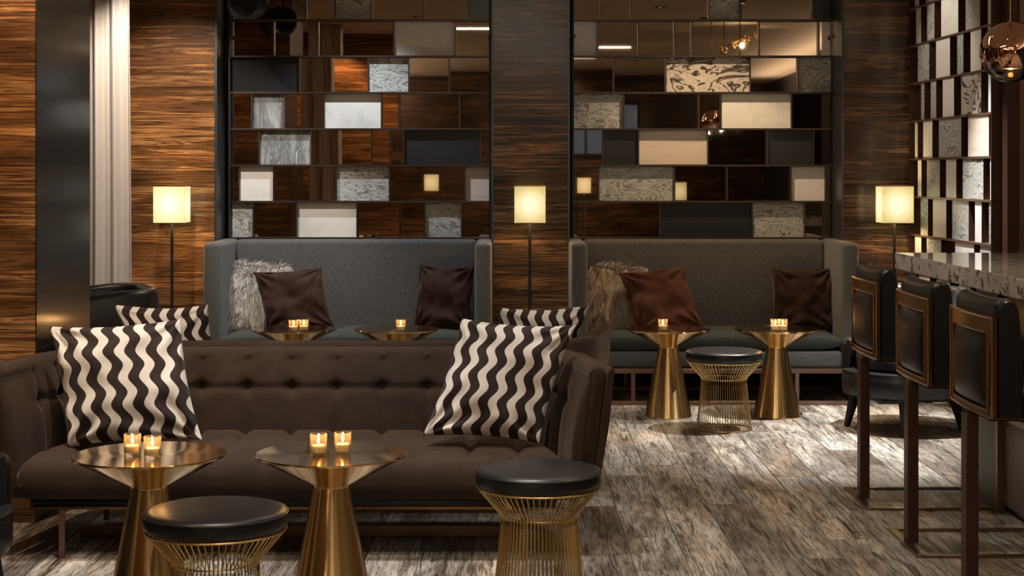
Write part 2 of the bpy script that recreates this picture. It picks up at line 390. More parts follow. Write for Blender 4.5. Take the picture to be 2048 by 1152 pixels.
# planks: 0.2 m wide, 1.32 m long, staggered
pm = {}
known = {.45: 7.76, .65: 8.04, .85: 7.10, 1.05: 7.42, 1.25: 7.73}
def plank_mesh(L):
    key = round(L, 2)
    if key not in pm:
        bm = bmesh.new(); bx(bm, -.0985, .0985, -L/2+.0015, L/2-.0015, -.012, 0, 0)
        ed = [e for e in bm.edges if all(v.co.z > -.001 for v in e.verts)]
        bmesh.ops.bevel(bm, geom=ed, offset=.002, segments=1, affect='EDGES')
        bmesh.ops.recalc_face_normals(bm, faces=bm.faces)
        me = bpy.data.meshes.new('plank'); bm.to_mesh(me); bm.free(); me.materials.append(M['plank']); pm[key] = me
    return pm[key]
for i in range(-15, 14):
    x0 = .65+.2*i
    off = None
    for kx, ky in known.items():
        if abs(kx-x0) < .01: off = ky
    if off is None: off = 7.0+random.Random(i*31+5).random()*1.32
    y = off-1.32*6
    while y < 10.9:
        a, b_ = max(y, 1.9), min(y+1.32, 10.88)
        if b_-a > .1 and b_ > 4.0:
            o = bpy.data.objects.new('plank', plank_mesh(b_-a)); C.objects.link(o); o.parent = floor
            o.location = (x0+.1, (a+b_)/2, random.uniform(-.0006, .0004))
        y += 1.32
def wall(name, b6, mat, **k): return tag(box(name, b6, mat, **k), kind='structure')
wb = wall('wall_back', (-3.3, 4.3, YB+.09, YB+.19, 0, ZC), M['charcoal'])
def part(name, b6, mat, parent, **k): return box(name, b6, mat, parent, **k)
part('wood_panel', (-3.2, -1.93, YW, YB+.09, 0, ZC), M['wood'], wb)
part('wood_panel', (-.12, .362, YW, YB+.09, 0, ZC), M['wood_dark_shaded'], wb)
part('wood_panel', (2.155, 2.72, YW, YB+.09, 0, ZC), M['wood_dark_shaded'], wb)
part('bulkhead', (-1.93, -.12, YB-.12, YB+.09, 2.74, ZC), M['blackmetal'], wb)
part('bulkhead', (.362, 2.155, YB-.12, YB+.09, 2.74, ZC), M['blackmetal'], wb)
# dark lining strips on the jambs of the recesses
for x in (-1.93, -.12-.014, .362, 2.155-.014):
    part('jamb_strip', (x, x+.014, YW+.01, YB-.02, 0, 2.74), M['channel'], wb)
wl = wall('wall_left', (-3.3, -3.2, -5.1, YB+.09, 0, ZC), M['wood_dark_shaded'])
p1 = wall('trim_1', (-3.2, -1.972, 6.72, 7.57, 0, ZC), M['wood']); p1['label'] = 'glossy wood pier with darkened side left of the curtain'
part('return_panel', (-1.972, -1.966, 6.722, 7.568, 0, ZC), M['wood_grazing'], p1)  # thin sheet carrying the dark grazing tone of the pier side
p2 = wall('trim_2', (-3.2, -1.35, 2.9, 3.4, 0, ZC), M['wood']); p2['label'] = 'wood pier beside the camera'
part('uplight_ledge', (-3.2, -2.75, -4.8, 2.7, 2.56, 2.62), M['plaster'], wl)  # ledge added only to carry the unseen uplight
wf = wall('wall_front', (-3.3, 4.3, -5.2, -5.1, 0, ZC), M['wood_dark_shaded'])
w1 = wall('window_1', (-.3, 1.9, -5.105, -5.09, 1.75, 2.65), simple('dusk_window_pane', color=(.02, .03, .05), rough=.1, emit=(.34, .42, .62), emit_s=.22))
for x in (-.32, .4, 1.13, 1.88): part('window_bar', (x, x+.04, -5.09, -5.06, 1.72, 2.68), M['blackmetal'], w1)
for z in (1.71, 2.65): part('window_bar', (-.32, 1.92, -5.09, -5.055, z, z+.04), M['blackmetal'], w1)
wr = wall('wall_right', (4.2, 4.3, -5.1, 8.95, 0, ZC), M['charcoal'])
part('uplight_ledge', (3.75, 4.2, -4.0, 6.8, 2.56, 2.62), M['plaster'], wr)  # added ledge under the second unseen uplight
part('return_wall', (2.80, 4.2, 8.80, 8.95, 0, ZC), M['charcoal'], wr)
part('frame_post', (2.695, 2.80, 8.84, 8.93, 0, ZC), M['wine_metal'], wr)
part('bronze_strip', (2.755, 2.785, 8.815, 8.84, 0, ZC), M['rose_metal'], wr)
part('side_backing', (2.74, 2.80, 8.95, YB, 0, ZC), M['charcoal'], wr)

# ------------------------------------------------------------------ tile screens
ROWS = [2.710, 2.467, 2.224, 1.981, 1.738, 1.495, 1.252, 1.009]
REC = .045
def screen(label, x0, x1, rows, cropx, xl, xr):
    t = thing('tile_screen', label, 'wall screen', (0, YB, 0))
    def X(c): return WX(cropx+c/2.4, YB)
    for z in ROWS:
        part('shelf_rail', (x0, x1, -REC-.008, .03, z-.006, z+.006), M['bronze'], t)
    for x in (x0-.012, x1): part('side_post', (x, x+.012, -REC-.03, .03, 1.003, 2.74), M['blackmetal'], t)
    for x in (x0-.075 if xl else None, x1+.03 if xr else None):
        if x is not None:
            part('side_channel', (x, x+.018, -.16, .03, 1.015, 2.74), M['channel'], t)
            part('side_mirror', (x+.02, x+.04, -.01, .03, 1.015, 2.74), M['mirror_dark'], t)
    part('backing', (x0, x1, .012, .05, 1.003, 2.74), M['charcoal'], t)
    for x in (x0-.006, x1+.006):
        lathe('clamp', [(0, -.02), (.014, -.02), (.016, .0), (.014, .02), (0, .02)], M['blackmetal'], t, 16, loc=(x, -REC-.04, 2.354), rot=(PI/2, 0, 0))
    kinds = dict(m=('mirror_tile', 'mirror'), d=('mirror_tile', 'mirror_dark'), k=('black_tile', 'blackglass'), w=('marble_tile', 'marble_white'),
                 g=('marble_tile', 'marble_grey'), s=('marble_tile', 'marble_streak'), b=('marble_tile', 'marble_beige'), r=('marble_tile', 'marble_swirl'))
    for ri, row in enumerate(rows):
        zt, zb = ROWS[ri]-.006, ROWS[ri+1]+.006
        for q, (a, b_, kd) in enumerate(row):
            xa = x0 if q == 0 else (X(row[q-1][1])+X(a))/2
            xb = x1 if q == len(row)-1 else (X(b_)+X(row[q+1][0]))/2
            nm, mt = kinds[kd]
            if kd in 'md':
                # mirrors stand a little out of true, each by its own small angle
                bm = bmesh.new(); hx, hz = (xb-xa)/2-.003, (zt-zb)/2-.001
                bx(bm, -hx, hx, -.003, .003, -hz, hz)
                from_bm(nm, bm, M[mt], t, smooth=False, loc=((xa+xb)/2, -.006, (zt+zb)/2), rot=(random.uniform(-.004, .004), 0, random.uniform(-.006, .006)))
            else:
                o = box(nm, (xa+.003, xb-.003, -.012, .012, zb+.001, zt-.001), M[mt], t, origin=True)
                tag(o, {'w': 'white marble tile', 'g': 'grey veined marble tile', 's': 'dark grey marble tile with pale streaks', 'b': 'beige banded marble tile', 'r': 'swirled brown and cream marble tile', 'k': 'black panel'}[kd])
            if q: part('divider', (xa-.004, xa+.004, -REC, .012, zb, zt), M['bronze'], t)
    return t
Lr = [[(85, 440, 'm'), (440, 580, 'm'), (580, 752, 'g'), (760, 1003, 'm'), (1005, 1213, 'm'), (1215, 1320, 'k')],
      [(85, 280, 'm'), (290, 495, 'm'), (500, 858, 'm'), (862, 1153, 'w'), (1158, 1318, 'm')],
      [(85, 405, 'k'), (412, 735, 'm'), (740, 928, 'g'), (935, 1122, 'm'), (1127, 1318, 'm')],
      [(85, 180, 'm'), (182, 332, 's'), (345, 525, 'm'), (530, 797, 'w'), (805, 1170, 'm'), (1178, 1318, 'm')],
      [(85, 215, 'm'), (218, 460, 's'), (470, 740, 'm'), (765, 905, 'm'), (910, 1270, 'k'), (1278, 1318, 'm')],
      [(85, 118, 'm'), (122, 280, 'w'), (290, 584, 'm'), (587, 836, 'g'), (842, 1200, 'm'), (1203, 1318, 'b')],
      [(82, 185, 'g'), (190, 394, 'm'), (397, 681, 'w'), (687, 1007, 'm'), (1012, 1180, 'g'), (1187, 1318, 'm')]]
Rr = [[(62, 190, 'm'), (197, 335, 'm'), (342, 708, 'm'), (715, 858, 'g'), (865, 1203, 'm'), (1210, 1305, 'k')],
      [(65, 179, 'w'), (183, 370, 'm'), (378, 543, 'm'), (550, 625, 'm'), (632, 945, 'm'), (960, 1235, 'm'), (1240, 1300, 'm')],
      [(65, 253, 'm'), (260, 503, 'm'), (508, 906, 'r'), (912, 1135, 'm'), (1142, 1303, 'g')],
      [(65, 303, 'g'), (307, 655, 'm'), (672, 765, 'm'), (775, 1103, 'w'), (1110, 1290, 'd')],
      [(62, 200, 'm'), (207, 370, 'k'), (380, 703, 'b'), (710, 982, 'm'), (1000, 1207, 'k'), (1215, 1290, 'd')],
      [(65, 182, 'm'), (187, 545, 'g'), (550, 792, 'm'), (805, 1097, 'm'), (1110, 1267, 'w'), (1272, 1300, 'm')],
      [(55, 112, 'm'), (118, 474, 'm'), (482, 917, 'k'), (920, 1167, 'g'), (1172, 1300, 'm')]]
screen('screen of marble, black and mirror tiles behind the left grey settee', WX(464, YB), WX(979, YB), Lr, 430, True, False)
screen('screen of marble, black and mirror tiles behind the right grey settee', WX(1147, YB), WX(1662, YB), Rr, 1120, False, True)

# side screen, seen at a slant
def side_screen():
    P0, P1 = Vector((2.625, 10.54)), Vector((2.690, 8.95))
    L = (P1-P0).length; d = (P1-P0)/L
    t = thing('tile_screen', 'slanting screen of narrow marble tiles on the right wall above the bar', 'wall screen', (P0.x, P0.y, 0), math.atan2(d.y, d.x))
    # local x runs along the wall towards the camera, local +y points away from the room? -> check: normal
    n = Vector((-d.y, d.x))            # local +y
    sgn = 1 if n.x > 0 else -1         # side of the wall body
    def S(c):
        u = (1680+c/2.215-CX)/F
        return (u*P0.y-P0.x)/(d.x-u*d.y)
    zr = [WZ(y, 10.54) for y in (-55, 20, 93.5, 169, 244, 319, 394, 469, 544, 619)]
    def P(name, s0, s1, y0, y1, z0, z1, mat, **k):
        return box(name, (s0, s1, min(sgn*y0, sgn*y1), max(sgn*y0, sgn*y1), z0, z1), mat, t, **k)
    for z in zr: P('shelf_rail', 0, L, -.05, .02, z-.006, z+.006, M['rose_metal'])
    P('end_post', -.03, 0, -.05, .04, .2, 3.0, M['wine_metal']); P('end_post', L-.012, L, -.05, .04, .2, 3.0, M['wine_metal'])
    P('backing', 0, L, .02, .04, .2, 3.0, M['mirror_brown'])
    rows = [[(362, 382, 'w'), (410, 445, 'g'), (475, 560, 'w'), (590, 650, 'g'), (680, 705, 'w')],
            [(367, 390, 'w'), (417, 450, 'g'), (480, 557, 'w'), (590, 655, 'g'), (690, 713, 'w')],
            [(375, 427, 'g'), (457, 520, 'w'), (552, 580, 'g'), (612, 660, 'w'), (690, 712, 'g')],
            [(390, 405, 'g'), (433, 458, 'g'), (487, 538, 'w'), (570, 660, 's'), (692, 713, 'w')],
            [(362, 375, 'w'), (399, 441, 'w'), (470, 571, 'g'), (601, 695, 'b')],
            [(375, 392, 'w'), (416, 474, 'g'), (502, 548, 'w'), (577, 670, 'g'), (700, 713, 'w')],
            [(388, 421, 'g'), (443, 503, 'w'), (530, 604, 'g'), (632, 662, 'w'), (695, 712, 'g')],
            [(362, 391, 'w'), (415, 480, 'g'), (543, 628, 'w'), (655, 712, 'g')],
            [(380, 430, 'w'), (460, 520, 'g'), (560, 610, 'w'), (640, 690, 'g')]]
    kd = dict(w='marble_white', g='marble_grey', s='marble_swirl', b='marble_beige')
    for i, row in enumerate(rows):
        zt, zb = zr[i]-.006, zr[i+1]+.006
        pe = 0
        for (a, b_, k) in row:
            s0, s1 = max(S(a), .003), min(S(b_), L-.013)
            if s1-s0 < .01: continue
            P('marble_tile', s0, s1, -.044, .02, zb+.001, zt-.001, M[kd[k]], origin=True)
            if s0-pe > .03: P('bronze_glass_tile', pe+.003, s0-.003, .0, .02, zb+.001, zt-.001, M['mirror_brown'])
            for s in (s0-.004, s1): P('divider', s, s+.004, -.045, .02, zb, zt, M['wine_metal'])
            pe = s1
        if L-.013-pe > .03: P('bronze_glass_tile', pe+.006, L-.014, .0, .02, zb+.001, zt-.001, M['mirror_brown'])
side_screen()

# ------------------------------------------------------------------ curtain
def curtain(loc, wt, wb_, z0, z1, label, folds=2.3):
    n, m = 90, 30; V, Fc = [], []
    for j in range(m+1):
        v = j/m; z = z0+(z1-z0)*(1-v)
        wd = wt+(wb_-wt)*v
        for i in range(n+1):
            u = i/n
            V.append(((u-.5)*wd+(.02*v*math.sin(3*v)), .028*math.sin(2*PI*folds*u+.7*math.sin(2*v)+1)+.010*math.sin(2*PI*folds*2.3*u+2+v), z))
    for j in range(m):
        for i in range(n): a = j*(n+1)+i; Fc.append((a, a+1, a+n+2, a+n+1))
    o = mesh('curtain', V, Fc, M['curtain'], loc=loc, angle=180)
    md = o.modifiers.new('s', 'SOLIDIFY'); md.thickness = .004
    return tag(o, label, 'curtain')
curtain((WX(215, 10.0), 10.0, 0), .265, .285, .02, 3.04, 'tall pale satin curtain beside the striped wood wall')
curtain((-2.0, 4.7, 0), .35, .4, .02, 3.04, 'pale satin curtain seen only in the mirror tiles')

# ------------------------------------------------------------------ floor lamps
def make_lamp(label, loc):
    t = thing('floor_lamp', label, 'lamp', loc, 0, 'slim floor lamps along the back wall')
    box('base', (-.12, .12, -.12, .12, 0, .018), M['blackmetal'], t, bevel=.004)
    tube('pole', [(0, 0, .018), (0, 0, 1.27)], .0095, M['blackmetal'], t, 12)
    # shade: four thin fabric walls, open above and below
    w_, z0, z1 = .0975, -.1175, .1175
    bm = bmesh.new()
    bx(bm, -w_, w_, -w_, -w_+.003, z0, z1); bx(bm, -w_, w_, w_-.003, w_, z0, z1)
    bx(bm, -w_, -w_+.003, -w_+.003, w_-.003, z0, z1); bx(bm, w_-.003, w_, -w_+.003, w_-.003, z0, z1)
    s = from_bm('lamp_shade', bm, M['shade'], t, smooth=False, loc=(0, 0, 1.2465))
    for z in (z0, z1):
        V = []; h = w_+.002
        for zz in (z-.003, z+.003):
            for q in (h, h-.005):
                V += [(-q, -q, zz), (q, -q, zz), (q, q, zz), (-q, q, zz)]
        Fc = []
        for k in range(4):
            n_ = (k+1) % 4
            Fc += [(k, n_, 8+n_, 8+k), (4+n_, 4+k, 12+k, 12+n_), (8+k, 8+n_, 12+n_, 12+k), (n_, k, 4+k, 4+n_)]
        mesh('shade_trim', V, Fc, M['copper'], s, smooth=False)
    box('shade_spider', (-w_, w_, -.002, .002, z1-.012, z1-.008), M['copper'], s)
    bm = bmesh.new(); bmesh.ops.create_uvsphere(bm, u_segments=16, v_segments=10, radius=.028)
    from_bm('bulb', bm, M['bulb'], t, loc=(0, 0, 1.29))
    tube('pull_chain', [(-.03, -.03, 1.16), (-.03, -.03, 1.05)], .0018, M['copper'], t, 6)
    l = bpy.data.lights.new('lamp_light', 'POINT'); l.energy = 9; l.color = (1, .74, .42); l.shadow_soft_size = .045
    lo = bpy.data.objects.new('lamp_light', l); C.objects.link(lo); lo.parent = t; lo.location = (0, 0, 1.20)
    return t
lamp = make_lamp('slim floor lamp with glowing box shade beside the curtain, left of the left settee', (-2.155, 10.30, 0))
dup(lamp, 'slim floor lamp with glowing box shade between the two grey settees', (.113, 10.30, 0), .0)
dup(lamp, 'slim floor lamp with glowing box shade at the far end of the bar', (2.42, 10.28, 0), .0)
dup(lamp, 'floor lamp with glowing box shade seen small in a mirror tile', (2.2, .9, 0), .0)

dup(lamp, 'floor lamp added in the unseen rear room to put streaks in the brass', (-1.0, -1.2, 0), .0)  # this and the next lamp are added for streaks in the brass
dup(lamp, 'second floor lamp added in the unseen rear room to put streaks in the brass', (1.0, -2.6, 0), .0)

# ------------------------------------------------------------------ grey settees
def make_settee(label, loc, cloth):
    t = thing('settee', label, 'sofa', loc)           # origin: front left corner of footprint, x 0..1.80, y 0..0.77
    W, D, Ht = 1.795, .72, 1.01
    for nm, x0, x1 in (('arm', 0, .105), ('arm', W-.105, W)):
        box(nm, (x0, x1, 0, D, .215, Ht), cloth, t, bevel=.028, seg=4)
    bm = bmesh.new(); bx(bm, .103, W-.103, .575, D-.003, .30, Ht-.004, .03, 4)
    from_bm('backrest', bm, cloth, t)
    box('seat_base', (.107, W-.107, .012, .62, .228, .335), cloth, t, bevel=.02, seg=3)
    # seat cushion with crowned top
    V, Fc = [], []; nx, ns = 48, 28
    for i in range(nx+1):
        u = -1+2*i/nx; x = W/2+u*(W/2-.112); e = (1-abs(u)**14)
        for k in range(ns):
            a = 2*PI*k/ns; c, s = math.cos(a), math.sin(a)
            yy = .31+.302*math.copysign(abs(c)**.28, c); h = (.048+.012*e*(1-c*c*.7))*(.55+.45*e)
            V.append((x, yy*(.985+.015*e)+(.005*(1-e)), .388+h*math.copysign(abs(s)**.45, s)))
    for i in range(nx):
        for k in range(ns): a, b_ = i*ns+k, i*ns+(k+1) % ns; Fc.append((a, a+ns, b_+ns, b_))
    Fc.append(tuple(range(ns))); Fc.append(tuple(range(nx*ns, nx*ns+ns))[::-1])
    mesh('seat_cushion', V, Fc, M['tweed_seat'], t, angle=60)
    m = M['rose_metal']
    def bar(nm, b6): box(nm, b6, m, t, bevel=.0015, seg=1)
    bar('front_rail', (0, W, -.002, .022, .198, .226)); bar('back_rail', (0, W, D-.025, D, .198, .213))
    bar('floor_rail', (0, W, -.002, .022, 0, .026)); bar('floor_rail', (0, W, D-.025, D, 0, .026))
    for x in (0, W-.026):
        bar('side_rail', (x, x+.026, .022, D-.025, .198, .213)); bar('side_rail', (x, x+.026, .022, D-.025, 0, .026))
    for x in (0, .375, W-.40, W-.026):
        bar('leg', (x, x+.026, -.002, .022, .026, .198)); bar('leg', (x, x+.026, D-.025, D, .026, .198))
    return t
make_settee('high-backed grey tweed settee in the left recess with white fur cushion', (-1.924, 10.11, 0), M['tweed'])
make_settee('high-backed grey tweed settee in the right recess behind two brass tables', (.366, 10.11, 0), M['tweed'])

# ------------------------------------------------------------------ cushions
def pillow(name, label, cat, W_, H_, T_, mat, corners_loc, rot, wrinkle=.006, seed=0, group=None, n=44, pinch=.07, skew=0):
    V, Fc, UV = [], [], []
    idx = {}
    for side in (1, -1):
        for j in range(n+1):
            for i in range(n+1):
                u = math.sin((i/n-.5)*PI); v = math.sin((j/n-.5)*PI)
                edge = i in (0, n) or j in (0, n)
                if side == -1 and edge: idx[(side, i, j)] = idx[(1, i, j)]; continue
                x = u*W_/2*(1-pinch*(1-v*v)*abs(u)**2); z = v*H_/2*(1-pinch*(1-u*u)*abs(v)**2)
                th = T_/2*max(0, (1-u*u)*(1-v*v))**.42
                p = Vector((x*7+seed*3.1, side*2.0+seed, z*7))
                wr_ = wrinkle*noise.noise(p)*2+wrinkle*.8*noise.noise(p*2.3)
                # fan of creases out of the corners
                cr = 0
                for cu, cv in ((1, 1), (1, -1), (-1, 1), (-1, -1)):
                    dx, dz = (cu-u), (cv-v); r_ = math.hypot(dx, dz)
                    cr += math.exp(-((r_-.45)/.35)**2)*math.sin(math.atan2(dz, dx)*11+seed*2+cu)*wrinkle*.8
                th += 0 if edge else (wr_+cr)*min(1, th/(T_*.15))
                idx[(side, i, j)] = len(V); V.append((x+skew*z, -side*th, z)); UV.append((.5+u/2, .5+v/2))
    for side in (1, -1):
        for j in range(n):
            for i in range(n):
                q = (idx[(side, i, j)], idx[(side, i+1, j)], idx[(side, i+1, j+1)], idx[(side, i, j+1)])
                Fc.append(q if side == 1 else q[::-1])
    o = mesh(name, V, Fc, mat, angle=180, uvs=UV)
    o.location = corners_loc; o.rotation_euler = rot
    return tag(o, label, cat, group)
R = math.radians
def pl(px, py, Y): return (WX(px, Y), Y, WZ(py, Y))
# front sofa cushions  (x-rot: lean back is positive around X => top goes to +y : rotation_x negative)
pillow('striped_cushion', 'black and white wavy striped cushion, large, at the left end of the near brown sofa', 'cushion', .515, .485, .17, M['stripes'], pl(250, 765, 6.36), (R(-19), R(-3), R(3)), seed=1, wrinkle=.012, skew=-.17)
pillow('striped_cushion', 'black and white wavy striped cushion, large, at the right end of the near brown sofa', 'cushion', .455, .475, .17, M['stripes'], pl(1000, 760, 6.36), (R(-19), R(3), R(-4)), seed=2, wrinkle=.012, skew=.24)
pillow('striped_cushion', 'black and white wavy striped cushion half hidden behind the near sofa at left', 'cushion', .42, .42, .15, M['stripes'], pl(342, 698, 7.33), (R(14), R(0), R(0)), seed=3, skew=-.16, pinch=.10)
pillow('striped_cushion', 'black and white wavy striped cushion half hidden behind the near sofa at right', 'cushion', .40, .40, .15, M['stripes'], pl(1068, 698, 7.33), (R(14), R(-1), R(4)), seed=4, skew=.24, pinch=.10)
# back settees
vp = M['velvet_pillow']
pillow('velvet_cushion', 'chocolate velvet cushion leaning on the white fur cushion', 'cushion', .44, .40, .15, vp, pl(588, 600, 10.33), (R(-16), R(-4), R(-4)), .016, 5, skew=-.2)
pillow('velvet_cushion', 'dark velvet cushion at the right end of the left grey settee', 'cushion', .40, .42, .15, vp, pl(888, 595, 10.47), (R(-12), R(0), R(-24)), .016, 6)
pillow('velvet_cushion', 'reddish brown velvet cushion leaning on the tan fur cushion', 'cushion', .42, .41, .15, M['rust_pillow'], pl(1322, 600, 10.33), (R(-16), R(-6), R(-4)), .016, 7, skew=-.2)
pillow('velvet_cushion', 'dark velvet cushion at the right end of the right grey settee', 'cushion', .40, .41, .15, vp, pl(1605, 598, 10.47), (R(-12), R(1), R(4)), .016, 8)
def fur_on(p, mat, seed, W_, H_, n=9000, ln=.075):
    rnd = random.Random(seed); me = p.data; inv = p.rotation_euler.to_matrix().inverted()
    down = inv @ Vector((0, 0, -1))
    V, Fc, UV = [], [], []
    polys = [q for q in me.polygons if q.area > 1e-6]
    import bisect
    cum, s = [], 0
    for q in polys:
        wgt = q.area*(1.0 if q.normal.y < .1 else .12); s += wgt; cum.append(s)
    for k in range(n):
        q = polys[min(bisect.bisect(cum, rnd.random()*s), len(polys)-1)]
        vs_ = [me.vertices[i].co for i in q.vertices]
        a, b_ = rnd.random(), rnd.random()
        P = (vs_[0]*(1-a)+vs_[1]*a)*(1-b_)+(vs_[3]*(1-a)+vs_[2]*a)*b_
        Nn = q.normal.copy(); L_ = ln*rnd.uniform(.5, 1.15)
        cl = noise.noise(P*14+Vector((seed, 0, 0))); cl2 = noise.noise(P*14+Vector((0, seed+9, 5)))
        dr = (Nn*.75+down*.35+Vector((cl*.9, 0, cl2*.5))+Vector((rnd.gauss(0, .12), rnd.gauss(0, .12), rnd.gauss(0, .12)))).normalized()
        pt = P.copy(); sd = dr.cross(Vector((0, 1, 0))); sd = sd.normalized() if sd.length > .01 else Vector((1, 0, 0))
        base = len(V); ran = rnd.random()
        for g in range(5):
            wd = .0016*(1-g/4.2)
            V.append(tuple(pt-sd*wd)); V.append(tuple(pt+sd*wd)); UV.extend([(ran, g/4)]*2)
            pt = pt+dr*L_/4; dr = (dr+down*.42).normalized()
        for g in range(4): i = base+g*2; Fc.append((i, i+1, i+3, i+2))
    o = mesh('long_fur', V, Fc, mat, p, smooth=False, uvs=UV); o['kind'] = 'stuff'
f1 = pillow('fur_cushion', 'shaggy white and grey fur cushion on the left grey settee', 'cushion', .38, .40, .13, M['fur_white'], pl(514, 592, 10.53), (R(-14), R(3), R(3)), seed=9)
fur_on(f1, M['fur_white'], 3, .40, .42)
f2 = pillow('fur_cushion', 'shaggy tan fur cushion on the right grey settee', 'cushion', .38, .39, .13, M['fur_tan'], pl(1238, 594, 10.53), (R(-14), R(2), R(3)), seed=10)
fur_on(f2, M['fur_tan'], 4, .40, .42)

# ------------------------------------------------------------------ brown tufted sofas
SP = .187
def make_sofa(label, loc, rz):
    """local: x -1.15..1.15, front at y=0, back at y=.9, seat facing -y"""
    t = thing('tufted_sofa', label, 'sofa', loc, rz, 'brown tufted velvet sofas back to back')
    # inner base line in plan
    xb, yb, xf, rc = .925, .63, 1.035, .15
    A = Vector((-xf, .03)); B = Vector((-xb, yb)); Cc = Vector((xb, yb)); D_ = Vector((xf, .03))
    def rounded(P, Q, S, r, n=14):
        a = (P-Q).normalized(); b_ = (S-Q).normalized(); ang = math.acos(clampf(a.dot(b_), -1, 1)); dd = r/math.tan(ang/2)
        p0, p1 = Q+a*dd, Q+b_*dd
        cen = Q+(a+b_).normalized()*(r/math.sin(ang/2))
        a0 = math.atan2(*(p0-cen).yx); a1 = math.atan2(*(p1-cen).yx)
        while a1-a0 > PI: a1 -= 2*PI
        while a1-a0 < -PI: a1 += 2*PI
        return [cen+Vector((math.cos(a0+(a1-a0)*k/n), math.sin(a0+(a1-a0)*k/n)))*r for k in range(n+1)]
    poly = [A]+rounded(A, B, Cc, rc)+rounded(B, Cc, D_, rc)+[D_]
    cum = [0]
    for i in range(1, len(poly)): cum.append(cum[-1]+(poly[i]-poly[i-1]).length)
    Lt = cum[-1]
    def at(s):
        s = clampf(s, 0, Lt)
        for i in range(1, len(poly)):
            if s <= cum[i]+1e-9: k = (s-cum[i-1])/(cum[i]-cum[i-1]); return poly[i-1].lerp(poly[i], k)
        return poly[-1]
    def nrm(s):
        d = at(s+.02)-at(s-.02); return Vector((-d.y, d.x)).normalized()
    # outward = left of travel: travelling A->B (up), left = -x : outward.
    mid = Lt/2+.095
    zb = .556
    def seamd(s): return abs((s-mid+SP/2) % SP-SP/2)
    def tuft(s, z):
        ds = seamd(s); dz = z-zb
        f = .0065*(1-math.exp(-(ds/.008)**2))+.011*(1-math.exp(-(dz/.012)**2))+.006*(1-math.exp(-(ds/.045)**2))+.026*(1-math.exp(-(ds*ds+dz*dz)/(.027**2)))
        e = clampf((min(s, Lt-s)-.16)/.16, 0, 1); e = e*e*(3-2*e)
        f = .040+(f-.040)*e
        f += .012*math.sin(PI*clampf((z-.36)/(.70-.36), 0, 1))
        return f-.048
    prof = []            # (d, z, inner?) around the section
    for k in range(34):
        z = .30+(.675-.30)*k/33; prof.append((.075*((z-.30)/.375)**1.3, z, True))
    for k in range(1, 12):
        a = PI*k/12; prof.append((.075+.042-.042*math.cos(a), .675+.044*math.sin(a), False))
    prof.append((.159, .665, False)); prof.append((.140, .5, False)); prof.append((.095, .22, False)); prof.append((.01, .22, False))
    ns = int(Lt/.0095); V, Fc = [], []; m = len(prof)
    for i in range(ns+1):
        s = Lt*i/ns; p = at(s); nn = nrm(s)
        endk = min(s, Lt-s); er = 1-math.sqrt(max(0, 1-(1-min(endk/.045, 1))**2))     # rounded ends
        for (d, z, inn) in prof:
            dd = d
            if inn: dd = d-tuft(s, z)
            elif z > .6: dd = d; z = z-.004*math.exp(-(seamd(s)/.012)**2)
            dc = .075
            dd = dc+(dd-dc)*(1-.55*er); zz = z-(z-.45)*.05*er
            q = p+nn*dd
            V.append((q.x, q.y, zz))
    for i in range(ns):
        for k in range(m): a, b_ = i*m+k, i*m+(k+1) % m; Fc.append((a, b_, b_+m, a+m))
    Fc.append(tuple(range(m))[::-1]); Fc.append(tuple(range(ns*m, ns*m+m)))
    bk = mesh('backrest', V, Fc, M['velvet'], t, angle=55)
    # thin outer shell hugging the back and arms
    V, Fc = [], []; pr = [(.122, .24), (.166, .5), (.187, .70), (.179, .712), (.160, .69), (.102, .24)]; m = len(pr); ns2 = 120
    for i in range(ns2+1):
        s = Lt*i/ns2; p = at(s); nn = nrm(s)
        for d, z in pr: q = p+nn*(d-.012); V.append((q.x, q.y, z))
    for i in range(ns2):
        for k in range(m): a, b_ = i*m+k, i*m+(k+1) % m; Fc.append((a, b_, b_+m, a+m))
    Fc.append(tuple(range(m))[::-1]); Fc.append(tuple(range(ns2*m, ns2*m+m)))
    mesh('outer_shell', V, Fc, M['velvet'], t, angle=50)
    # buttons
    bm0 = bmesh.new(); bmesh.ops.create_uvsphere(bm0, u_segments=10, v_segments=6, radius=.0095)
    for v in bm0.verts: v.co.y *= .5
    bmesh.ops.recalc_face_normals(bm0, faces=bm0.faces)
    bme = bpy.data.meshes.new('button'); bm0.to_mesh(bme); bm0.free(); bme.materials.append(M['button']); bme.shade_smooth()
    k0 = -int(mid/SP); s = mid+k0*SP
    while s < Lt-.26:
        if s > .26:
            p = at(s); nn = nrm(s); q = p+nn*(.075*((zb-.30)/.375)**1.3-tuft(s, zb)-.004)
            o = bpy.data.objects.new('button', bme); C.objects.link(o); o.parent = bk; o.location = (q.x, q.y, zb); o.rotation_euler = (0, 0, math.atan2(nn.y, nn.x)-PI/2)
        s += SP
    # seat cushion with biscuit tufting
    V, Fc = [], []; ps = []
    for k in range(30): ps.append((.70-.66*k/29, .385, 'top'))
    for k in range(1, 14):
        a = PI/2*k/13; ps.append((.04-.055*math.sin(a), .385-.075*(1-math.cos(a)), 'nose'))
    ps += [(-.018, .28, 'f'), (-.012, .255, 'f'), (.0, .236, 'f'), (.02, .225, 'f'), (.35, .225, 'f'), (.70, .225, 'f')]
    m = len(ps); nx = 220
